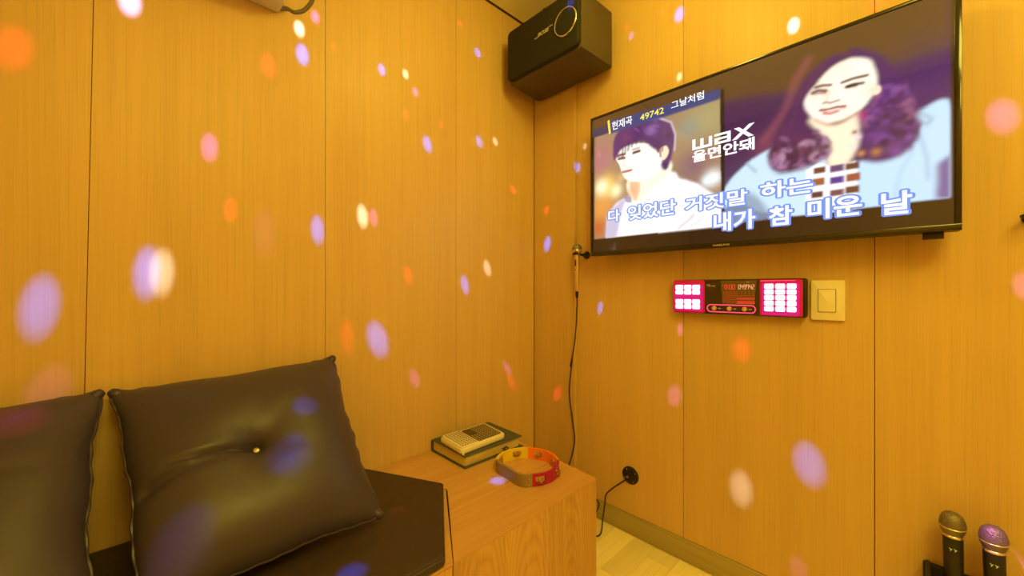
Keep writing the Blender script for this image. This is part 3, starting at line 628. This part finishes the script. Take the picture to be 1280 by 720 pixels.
pic = img[ri][:,ci]; att = me.color_attributes.new('picture', 'FLOAT_COLOR', 'POINT')
att.data.foreach_set('color', np.concatenate([np.clip(pic,0,1), np.ones((H_,W_,1))],-1).reshape(-1))
sm_ = bpy.data.materials.new('screen_glass'); sm_.use_nodes = True; nt = sm_.node_tree; bb = nt.nodes['Principled BSDF']
at_ = nt.nodes.new('ShaderNodeVertexColor'); at_.layer_name = 'picture'; nt.links.new(at_.outputs['Color'], bb.inputs['Emission Color'])
bb.inputs['Emission Strength'].default_value = 1.15; bb.inputs['Base Color'].default_value = (.012,.011,.012,1); bb.inputs['Roughness'].default_value = .06; bb.inputs['IOR'].default_value = 1.75; bb.inputs['Specular IOR Level'].default_value = .6
me.materials.append(sm_); so = bpy.data.objects.new('screen', me); C.objects.link(so); kv(so)
def sbox(a, b_):     # two screen points -> y,z box
    return (Y0-1.033*a[0], Z0+.58*a[1], Y0-1.033*b_[0], Z0+.58*b_[1])
tx = lambda *a, **k: kv(text(*a, **k))
def tline(body, a, b_, m_, nm, bold, xo=0, **k): return tx(body, sbox(a,b_), XT-.0006-xo, M[m_], nm, None, bold=bold, **k)
tline('현재곡', (0.099,0.864), (0.185,0.924), 'whitetxt', 'song_title', .012)
tline('49742', (0.217,0.866), (0.308,0.907), 'yeltxt', 'song_number', .012)
tline('그날처럼', (0.334,0.874), (0.443,0.922), 'whitetxt', 'song_title', .012)
tline('울면안돼', (0.406,0.512), (0.589,0.581), 'whitetxt', 'song_caption', .03)
# the squared singer's wordmark
wm = MB(); (wu0,wv0), (wu1,wv1) = (0.406,0.588), (0.589,0.65)
wy = lambda t: Y0-1.033*(wu0+(wu1-wu0)*t); wz = lambda t: Z0+.58*(wv0+(wv1-wv0)*t)
def wbar(t0,s0,t1,s1): wm.box((XT-.0012,min(wy(t0),wy(t1)),wz(s0)),(XT-.0006,max(wy(t0),wy(t1)),wz(s1)))
for q_ in ((0,0,.34,.22),(0,0,.055,1),(.14,0,.195,.92),(.285,0,.34,.92),(.38,0,.64,.2),(.585,0,.64,.95),(.38,.76,.64,.95),(.38,.38,.64,.56),(.38,0,.44,.5)): wbar(*q_)
wm.prism([(wy(.66),wz(0)),(wy(.74),wz(0)),(wy(1.0),wz(1.1)),(wy(.92),wz(1.1))], XT-.0012, XT-.0006, 'x'); wm.prism([(wy(.69),wz(1.02)),(wy(.77),wz(1.02)),(wy(.99),wz(0)),(wy(.91),wz(0))], XT-.00125, XT-.00065, 'x')
kv(wm.build('singer_wordmark', M['whitetxt']))
for body, a, b_, bo in [('다', (0.08,0.222), (0.137,0.316), .03), ('잊었단', (0.165,0.216), (0.353,0.322), .03), ('거짓말', (0.38,0.217), (0.573,0.314), .03), ('하는', (0.601,0.231), (0.733,0.328), .035),
                        ('내가', (0.47,0.084), (0.594,0.2), .035), ('참', (0.623,0.086), (0.686,0.195), .035), ('미운', (0.715,0.097), (0.834,0.205), .035), ('날', (0.864,0.084), (0.924,0.195), .035)]:
    bx2 = sbox(a, b_); bx2 = (bx2[0]-.003, bx2[1]+.003, bx2[2]+.003, bx2[3]-.003)
    wt = tx(body, bx2, XT-.0014, M['whitetxt'], 'lyric_text', None, bold=bo-.01)
    src_ = wt.data; mb = MB(); vv = [Vector(v.co) for v in src_.vertices]; ff = [tuple(p.vertices) for p in src_.polygons]
    for k_ in range(14):        # the coloured rim round each letter
        a_ = 2*math.pi*k_/14; mb.add([(XT-.0010, p.y+.0058*math.cos(a_), p.z+.0042*math.sin(a_)) for p in vv], ff)
    kv(mb.build('lyric_outline', M['bluetxt']))
tx('SAMSUNG', (0.4780, Z0+.0035, 0.4270, Z0+.0095), XT-.0036, M['silverprint'], 'maker_name', None, bold=.02)

# ================================================================== SONG CONTROLLER
XC = 1.447; cy0, cy1, cz0, cz1 = .6395, .2360, .930, 1.0495
ct = thing('song_controller', 'glowing red and black song controller with white keys under the television', 'controller', (1.465,.44,cz0))
kc = lambda o: keep(o, ct)
kc(MB().prism(rrect(cy1,cz0,cy0,cz1,.008), XC+.004, XR-.0005, 'x').build('body', M['blackm'], bev=.002, seg=1, ang=50))
yA, yB_ = 0.5260, 0.3570
kc(MB().prism(rrect(yA,cz0+.001,cy0-.001,cz1-.001,.009), XC, XC+.006, 'x').build('left_face', M['red'], bev=.0015, seg=2, ang=50))
kc(MB().box((XC,yB_,cz0+.001),(XC+.006,yA,cz1-.001)).build('centre_face', M['panel'], bev=.0006, seg=1))
kc(MB().prism(rrect(cy1+.008,cz0+.003,yB_,cz1-.003,.003), XC, XC+.006, 'x').build('right_face', M['red'], bev=.0008, seg=1, ang=50))
kc(MB().box((XC+.001,cy1+.0005,cz0+.001),(XC+.006,cy1+.008,cz1-.001)).build('end_cap', M['blackm'], bev=.001))
kc(MB().prism(rrect(0.5320,.937,0.6350,1.035,.010), XC-.0005, XC+.002, 'x').build('left_backlight', M['mag'], ang=50))
kc(MB().prism(rrect(0.2520,.934,0.3510,1.037,.008), XC-.0005, XC+.002, 'x').build('right_backlight', M['mag'], ang=50))
kc(MB().box((XC-.0016,cy1+.026,cz1-.0075),(XC+.002,yB_-.002,cz1-.0055)).build('trim_line', M['neon']))
Lc = [(0.6290,0.6000),(0.5980,0.5710),(0.5690,0.5410)]
Rc = [(0.3450,0.3180),(0.3150,0.2880),(0.2850,0.2590)]
def key(y1_, y0_, za_, zb_, legs):
    k_ = kc(MB().prism(rrect(y0_+.0008,za_,y1_-.0008,zb_,.004,3), XC-.0028, XC+.001, 'x').build('key', M['keylit'], bev=.0006, seg=1, ang=50))
    mb = MB()
    for f_ in legs:
        yy = y1_+(y0_-y1_)*f_; mb.box((XC-.0032,yy-.0009,(za_+zb_)/2-.0015),(XC-.0027,yy+.0009,(za_+zb_)/2+.0015))
    l_ = mb.build('key_legend', M['legend']); l_.parent = k_; l_.matrix_parent_inverse = k_.matrix_world.inverted()
    bpy.context.view_layer.update(); l_.matrix_parent_inverse = k_.matrix_world.inverted()
for (a, b_) in Lc:
    for z_ in (1.0145,.9965,.9625,.9445): key(a, b_, z_, z_+.0165, (.4,.6))
for (a, b_) in Rc:
    for i in range(5): key(a, b_, 1.0175-i*.0178, 1.0175-i*.0178+.0158, (.25,.75))
kc(text('TJ', (0.5200,1.0245,0.5080,1.0325), XC-.0006, M['silverprint'], 'maker_name', None, bold=.05)); kc(text('media', (0.5060,1.0250,0.4900,1.0300), XC-.0006, M['silverprint'], 'maker_name', None, bold=.03))
# display window between two curved cheeks
kc(MB().prism([(0.4740,1.045),(0.4710,1.010),(0.4680,.962),(0.3730,.960),(0.3700,1.000),(0.3650,1.045)], XC-.0006, XC+.001, 'x').build('display_window', mat('amber_lit_window', (.09,.05,.01), .15, em=(.10,.05,.004), es=.5)))
def seg7(mb, ch, y0_, z0_, w, h, t=.0013):
    S7 = {'0':'abcdef','2':'abged','4':'fgbc','7':'abcf','9':'abcdfg'}[ch]
    X0, X1 = XC-.0014, XC-.0006
    def hb(z): mb.box((X0,y0_-w,z-t/2),(X1,y0_,z+t/2))
    def vb(y_, za_, zb_): mb.box((X0,y_-t/2,za_),(X1,y_+t/2,zb_))
    if 'a' in S7: hb(z0_+h)
    if 'g' in S7: hb(z0_+h/2)
    if 'd' in S7: hb(z0_)
    if 'f' in S7: vb(y0_, z0_+h/2, z0_+h)
    if 'e' in S7: vb(y0_, z0_, z0_+h/2)
    if 'b' in S7: vb(y0_-w, z0_+h/2, z0_+h)
    if 'c' in S7: vb(y0_-w, z0_, z0_+h/2)
mb = MB(); ya_ = 0.4600
seg7(mb,'0',ya_,1.0165,.0070,.0145); seg7(mb,'0',ya_-.0135,1.0165,.0070,.0145); seg7(mb,'0',ya_-.0235,1.0165,.0070,.0145)
mb.box((XC-.0014,ya_-.0112,1.0195),(XC-.0006,ya_-.0100,1.0207)); mb.box((XC-.0014,ya_-.0112,1.0255),(XC-.0006,ya_-.0100,1.0267)); mb.box((XC-.0014,ya_+.004,1.028),(XC-.0006,ya_+.008,1.0295))
kc(mb.build('clock_digits', M['ledr']))
mb = MB(); ya_ = 0.4180; st = (ya_-0.3700)/6
for i, ch in enumerate('049742'): seg7(mb, ch, ya_-i*st, 1.0165, st*.68, .0140)
kc(mb.build('number_digits', M['ledo']))
mb = MB()
ya_, ye = 0.4650, 0.3720
for i in range(26):
    for j in range(9):
        yy = ya_+(ye-ya_)*i/25; zz = .972+j*.0044
        if i > 11 and j > 5 and i % 3: continue
        mb.box((XC-.0010,yy-.0011,zz-.0011),(XC-.0006,yy+.0011,zz+.0011))
kc(tag(mb.build('dot_matrix', M['leddim']), kind='stuff'))
mb = MB()
for i in range(13):
    for j in (0,1,3):
        yy = 0.4210+(ye-0.4210)*i/12; mb.box((XC-.0012,yy-.0014,.968+j*.0050),(XC-.0006,yy+.0014,.9705+j*.0050))
kc(tag(mb.build('dot_text', M['ledr']), kind='stuff'))
ov = rrect(0.3690,.938,0.5170,.962,.0119,8)
kc(MB().tube([(XC-.001,p[0],p[1]) for p in ov], .0016, 6, close=True).build('neon_outline', M['neon']))
for px_ in (0.4940,0.4460,0.4000):
    kb_ = kc(MB().lathe([(.0075,0),(.0075,.004),(.0062,.0075),(.004,.0085),(0,.0085)], (XC,px_,.950), (-1,0,0), 20).build('knob', M['knob'], smooth=True))
    kc(MB().box((XC-.0009,px_-.0205,.9485),(XC-.0004,px_-.0115,.9510)).build('knob_legend', M['silverprint']))
kc(MB().box((XC-.0009,0.3870,1.0385),(XC-.0004,0.3950,1.0400)).build('indicator', M['silverprint']))

# ================================================================== LIGHT SWITCH
sw = thing('light_switch', 'cream rocker light switch on the wall beside the song controller', 'switch', (XR,.188,.925))
keep(MB().prism(rrect(.149,.9245,.2285,1.043,.005), XR-.009, XR-.0003, 'x').build('plate', M['cream'], bev=.0025, seg=2, ang=50), sw)
ry0, ry1 = 0.1700, 0.2100
keep(MB().prism(rrect(ry0-.0012,.949,ry1+.0012,1.0165,.003), XR-.0096, XR-.0088, 'x').build('surround', M['keydark']), sw)
keep(MB().prism(rrect(ry0,.950,ry1,1.0155,.003), XR-.0122, XR-.0090, 'x').build('rocker', M['cream'], bev=.001, seg=2, ang=50), sw)

# ================================================================== WIRED MICROPHONE, HOLDER, CABLE PLATE
mx_, my_ = 1.428, 1.066
mh = thing('microphone_holder', 'small black wall clip holding the wired microphone near the corner', 'holder', (XR,my_-.02,1.17))
keep(MB().lathe([(.017,0),(.017,.006),(.010,.012),(.007,.030)], (XR-.0005,my_-.020,1.168), (-1,0,0), 20).build('wall_disc', M['blackm'], smooth=True), mh)
keep(MB().tube([(XR-.028,my_-.020,1.168),(XR-.040,my_-.012,1.170)], .006, 8).build('arm', M['blackm']), mh)
arcp = [(mx_+.0165*math.cos(R(a)), my_+.0165*math.sin(R(a)), 1.172) for a in range(-40,241,20)]
keep(MB().tube(arcp, .0045, 8).build('clip', M['blackm'], smooth=True), mh)
wmic = thing('wired_microphone', 'silver-gold wired microphone hanging beside the television with its black lead', 'microphone', (mx_,my_,.99))
kw = lambda o: keep(o, wmic)
kw(MB().lathe([(.0075,1.005),(.0085,1.03),(.0105,1.10),(.0115,1.16),(.0125,1.176)], (mx_,my_,0)).build('handle', M['micgold'], smooth=True))
kw(MB().lathe([(.0125,1.176),(.022,1.184),(.0235,1.188),(.022,1.192),(.012,1.192)], (mx_,my_,0)).build('collar', M['micgold'], smooth=True))
kw(MB().lathe([(.0225,1.190),(.0225,1.196),(.0205,1.205),(.015,1.213),(.008,1.2165),(0,1.2175)], (mx_,my_,0)).build('grille', M['micgrille'], smooth=True))
kw(MB().lathe([(.0045,.975),(.0065,.980),(.0075,1.005)], (mx_,my_,0), k=16).build('cable_boot', M['cable'], smooth=True))
dv = Vector((-.75,-.66,0)).normalized()*.0105
kw(MB().box((mx_-.013,my_-.004,1.118),(mx_-.0085,my_+.002,1.146)).build('switch_plate', M['keydark'], bev=.0005, seg=1)); kw(MB().box((mx_-.012,my_-.003,1.098),(mx_-.009,my_+.001,1.103)).build('screw', M['keydark']))
cab = smooth_pts([(mx_,my_,.978),(mx_,my_,.93),(1.438,1.085,.78),(1.448,1.118,.66),(1.455,1.114,0.687),(1.455,1.13,0.536),(1.45,1.106,0.402),(1.445,1.093,0.308),(1.44,1.135,0.168),(1.42,1.14,.20),(1.36,1.16,.05),(1.36,1.08,.006),(1.40,1.0,.006),(1.445,.985,.03),(1.45,.965,.08),(1.44,.98,.10),(1.42,1.02,.06),(1.36,1.02,.008),(1.34,.96,.006),(1.37,0.909,0.008),(1.405,0.916,0.06),(1.415,0.913,0.117),(1.425,0.913,0.153),(1.44,0.894,0.179),(1.455,0.865,0.207),(1.466,0.842,0.228)], 8)
kw(MB().tube(cab, .0029, 8).build('lead', M['cable'], smooth=True))
cp = thing('cable_plate', 'round black wall plate low on the right wall where a lead plugs in', 'socket', (XR,.829,.246))
keep(MB().lathe([(.036,0),(.036,.0035),(.034,.005),(.012,.0055),(.012,.009),(.009,.0095),(0,.0095)], (XR-.0003,.829,.246), (-1,0,0), 32).build('plate', M['blackm'], smooth=True), cp)
for a in (45,135,225,315):
    keep(MB().lathe([(.003,0),(.0028,.001),(0,.0015)], (XR-.0052,.829+.027*math.cos(R(a+12)),.246+.027*math.sin(R(a+12))), (-1,0,0), 10).build('screw', M['chrome']), cp)
keep(MB().lathe([(.0045,0),(.0045,.006),(0,.007)], (XR-.0090,.836,.241), (-1,0,0), 12).build('jack', M['micgold']), cp)

# ================================================================== TWO WIRELESS MICROPHONES
hx, hz = 1.425, .445
hd = thing('microphone_rack', 'black wall rack at the bottom right holding both wireless microphones', 'rack', (XR,-.09,.2))
keep(MB().box((1.462,-.165,.19),(XR-.0003,-.005,.315)).build('back_plate', M['blackm'], bev=.003), hd)
keep(MB().box((1.395,-.160,.19),(1.462,-.018,.205)).build('shelf', M['blackm'], bev=.002), hd)
for yy in (-.014,-.088,-.162): keep(MB().box((1.39,yy-.004,.2),(1.462,yy+.004,.325 if yy == -.014 else .30)).build('divider', M['blackm'], bev=.0015), hd)
def wireless(label, base, top, col):
    base, top = Vector(base), Vector(top); ax = (top-base).normalized(); L_ = (top-base).length
    t = thing('wireless_microphone', label, 'microphone', base, 'wireless microphones in the wall rack')
    k_ = lambda o: keep(o, t); r = .0235; hL = L_-.058
    k_(MB().lathe([(.012,0),(.0150,.02),(.0168,hL*.6),(.0175,hL)], base, ax).build('handle', M['blackm'], smooth=True))
    k_(MB().lathe([(.0175,hL),(.0190,hL+.001),(.0188,hL+.005),(.0178,hL+.006)], base, ax).build('collar', M['micgold'], smooth=True))
    k_(MB().lathe([(.0178,hL+.006),(.0215,hL+.016),(.0232,hL+.022)], base, ax).build('lower_grille', M['micband'], smooth=True))
    k_(MB().lathe([(.0225,hL+.0215),(.0240,hL+.0225),(.0243,hL+.0235),(.0240,hL+.0245),(.0225,hL+.0255)], base, ax).build('ring', M['micgold'], smooth=True))
    k_(MB().lathe([(.0232,hL+.026),(.0230,hL+.033),(.0212,hL+.041),(.0178,hL+.0500),(.0110,hL+.0560),(.0,hL+.058)], base, ax, 36).build('grille', M['micgrille'], smooth=True))
    mk = MB()      # the two small slanted marks printed on the handle
    c_ = base+ax*(hL-.026); out = (Vector((0,0,c_.z))-c_); out.z = 0; out = (out-ax*out.dot(ax)).normalized(); sd = ax.cross(out).normalized()
    for s_ in (-.0042,.0034):
        for a_, b_ in (((-.002,.003),(.0006,-.0002)),((.0026,.002),(-.0004,-.0036))):
            p, q2 = [c_+out*.0176+sd*(s_+e_[0])+ax*e_[1] for e_ in (a_, b_)]; mk.tube([p,q2], .0006, 5)
    k_(mk.build('printed_mark', M['marks'])); return t
wireless('wireless microphone with gold-brown grille, the left one in the wall rack', (1.430,-.0585,.207), (1.425,-.054,.478), None)
wireless('wireless microphone with purplish grille, the right one in the wall rack', (1.428,-.123,.207), (1.420,-.116,.474), None)
hk = thing('wall_hook', 'black clip on the right wall at the right edge of the photo', 'hook', (XR,-.18,1.18))
keep(MB().lathe([(.016,0),(.016,.005),(.007,.008),(.006,.026)], (XR-.0003,-.178,1.180), (-1,0,0), 18).build('wall_disc', M['blackm'], smooth=True), hk)
keep(MB().tube([(1.445+.018*math.cos(R(a)), -.178+.018*math.sin(R(a)), 1.182) for a in range(20,341,20)], .004, 8).build('clip', M['blackm'], smooth=True), hk)

# ================================================================== SPEAKER
sk = thing('speaker', 'black box loudspeaker hung high in the corner beside the television', 'speaker', (1.33,1.09,1.94))
ks = lambda o: keep(o, sk)
sx0, sx1, sy0, sy1, sz0, sz1 = 1.204, 1.440, .893, 1.284, 1.940, 2.166
ks(MB().prism([(sx0+.022,sy0),(sx1-.012,sy0-.006),(sx1,sy0+.006),(sx1,sy1+.012),(sx1-.01,sy1+.022),(sx0+.022,sy1+.002)], sz0, sz1).build('cabinet', M['spk'], bev=.003, seg=2, ang=30))
ks(MB().prism(rrect(sy0+.001,sz0+.003,sy1,sz1-.002,.022,6), sx0, sx0+.0215, 'x').build('grille', M['grille'], bev=.006, seg=3, ang=50))
rc = (1.204,0.954,2.054)
ks(MB().tube([(sx0-.001,rc[1]+.052*math.cos(R(a)),rc[2]+.052*math.sin(R(a))) for a in range(0,360,10)], .0028, 6, close=True).build('tweeter_ring', M['chrome'], smooth=True))
ks(MB().lathe([(.050,0),(.046,.0015),(.03,.0005),(0,.0025)], (sx0+.0005,rc[1],rc[2]), (-1,0,0), 30).build('tweeter_mesh', M['grille'], smooth=True))
la, lb_ = (1.204,1.1,2.059), (1.204,1.034,2.074)
lz = (la[2]+lb_[2])/2
ks(text('BOSE', (la[1],lz-.008,lb_[1],lz+.008), sx0-.0016, M['silverprint'], 'maker_name', None, bold=.03, ital=.35))
ks(MB().box((sx0-.0022,la[1],lz-.0085),(sx0-.001,la[1]+.016,lz-.006)).build('name_stroke', M['silverprint'])); ks(MB().box((sx0-.0022,lb_[1]-.016,lz+.006),(sx0-.001,lb_[1],lz+.0085)).build('name_stroke', M['silverprint']))
ks(MB().box((1.24,1.03,sz1),(1.40,1.12,sz1+.005)).build('bracket_plate', M['blackm'], bev=.001))
ks(MB().tube([(1.33,1.075,sz1+.004),(1.33,1.075,sz1+.06),(1.40,1.075,sz1+.075),(XR-.006,1.075,sz1+.075)], .011, 10).build('bracket_arm', M['blackm'], smooth=True))
ks(MB().box((XR-.006,1.03,sz1+.02),(XR-.0005,1.10,sz1+.13)).build('bracket_wall_plate', M['blackm'], bev=.001))
ks(MB().lathe([(.012,0),(.012,.012),(.010,.016),(0,.016)], (sx0+.03,1.085,sz1+.001), (0,0,1), 16).build('knob', M['blackm'], smooth=True))

# ================================================================== AIR CONDITIONER
ac = thing('air_conditioner', 'white wall air conditioner at the top edge with a grey hose', 'air conditioner', (0,1.25,1.855))
ka = lambda o: keep(o, ac)
ka(MB().prism([(YL-.0005,1.854),(YL-.0005,2.13),(YL-.19,2.13),(YL-.205,2.10),(YL-.20,1.93),(YL-.15,1.872),(YL-.09,1.856)], -.50, .316, 'x').build('case', M['acw'], bev=.008, seg=3, ang=25))
ka(MB().box((-.46,YL-.150,1.858),(.27,YL-.095,1.868)).build('air_outlet', M['acdark']))
ka(MB().box((-.46,YL-.146,1.850),(.27,YL-.100,1.855)).build('louvre', M['acw'], bev=.001))
ka(MB().tube(smooth_pts([(.310,YL-.025,1.862),(1,-6.53,-1.93) if False else (0.338,1.354,1.882),(0.358,1.354,1.881),(0.381,1.354,1.896),(0.4,1.354,1.923),(0.412,1.354,1.957),(0.417,1.354,2.053)],6), .0062, 10).build('hose', M['pipe'], smooth=True))
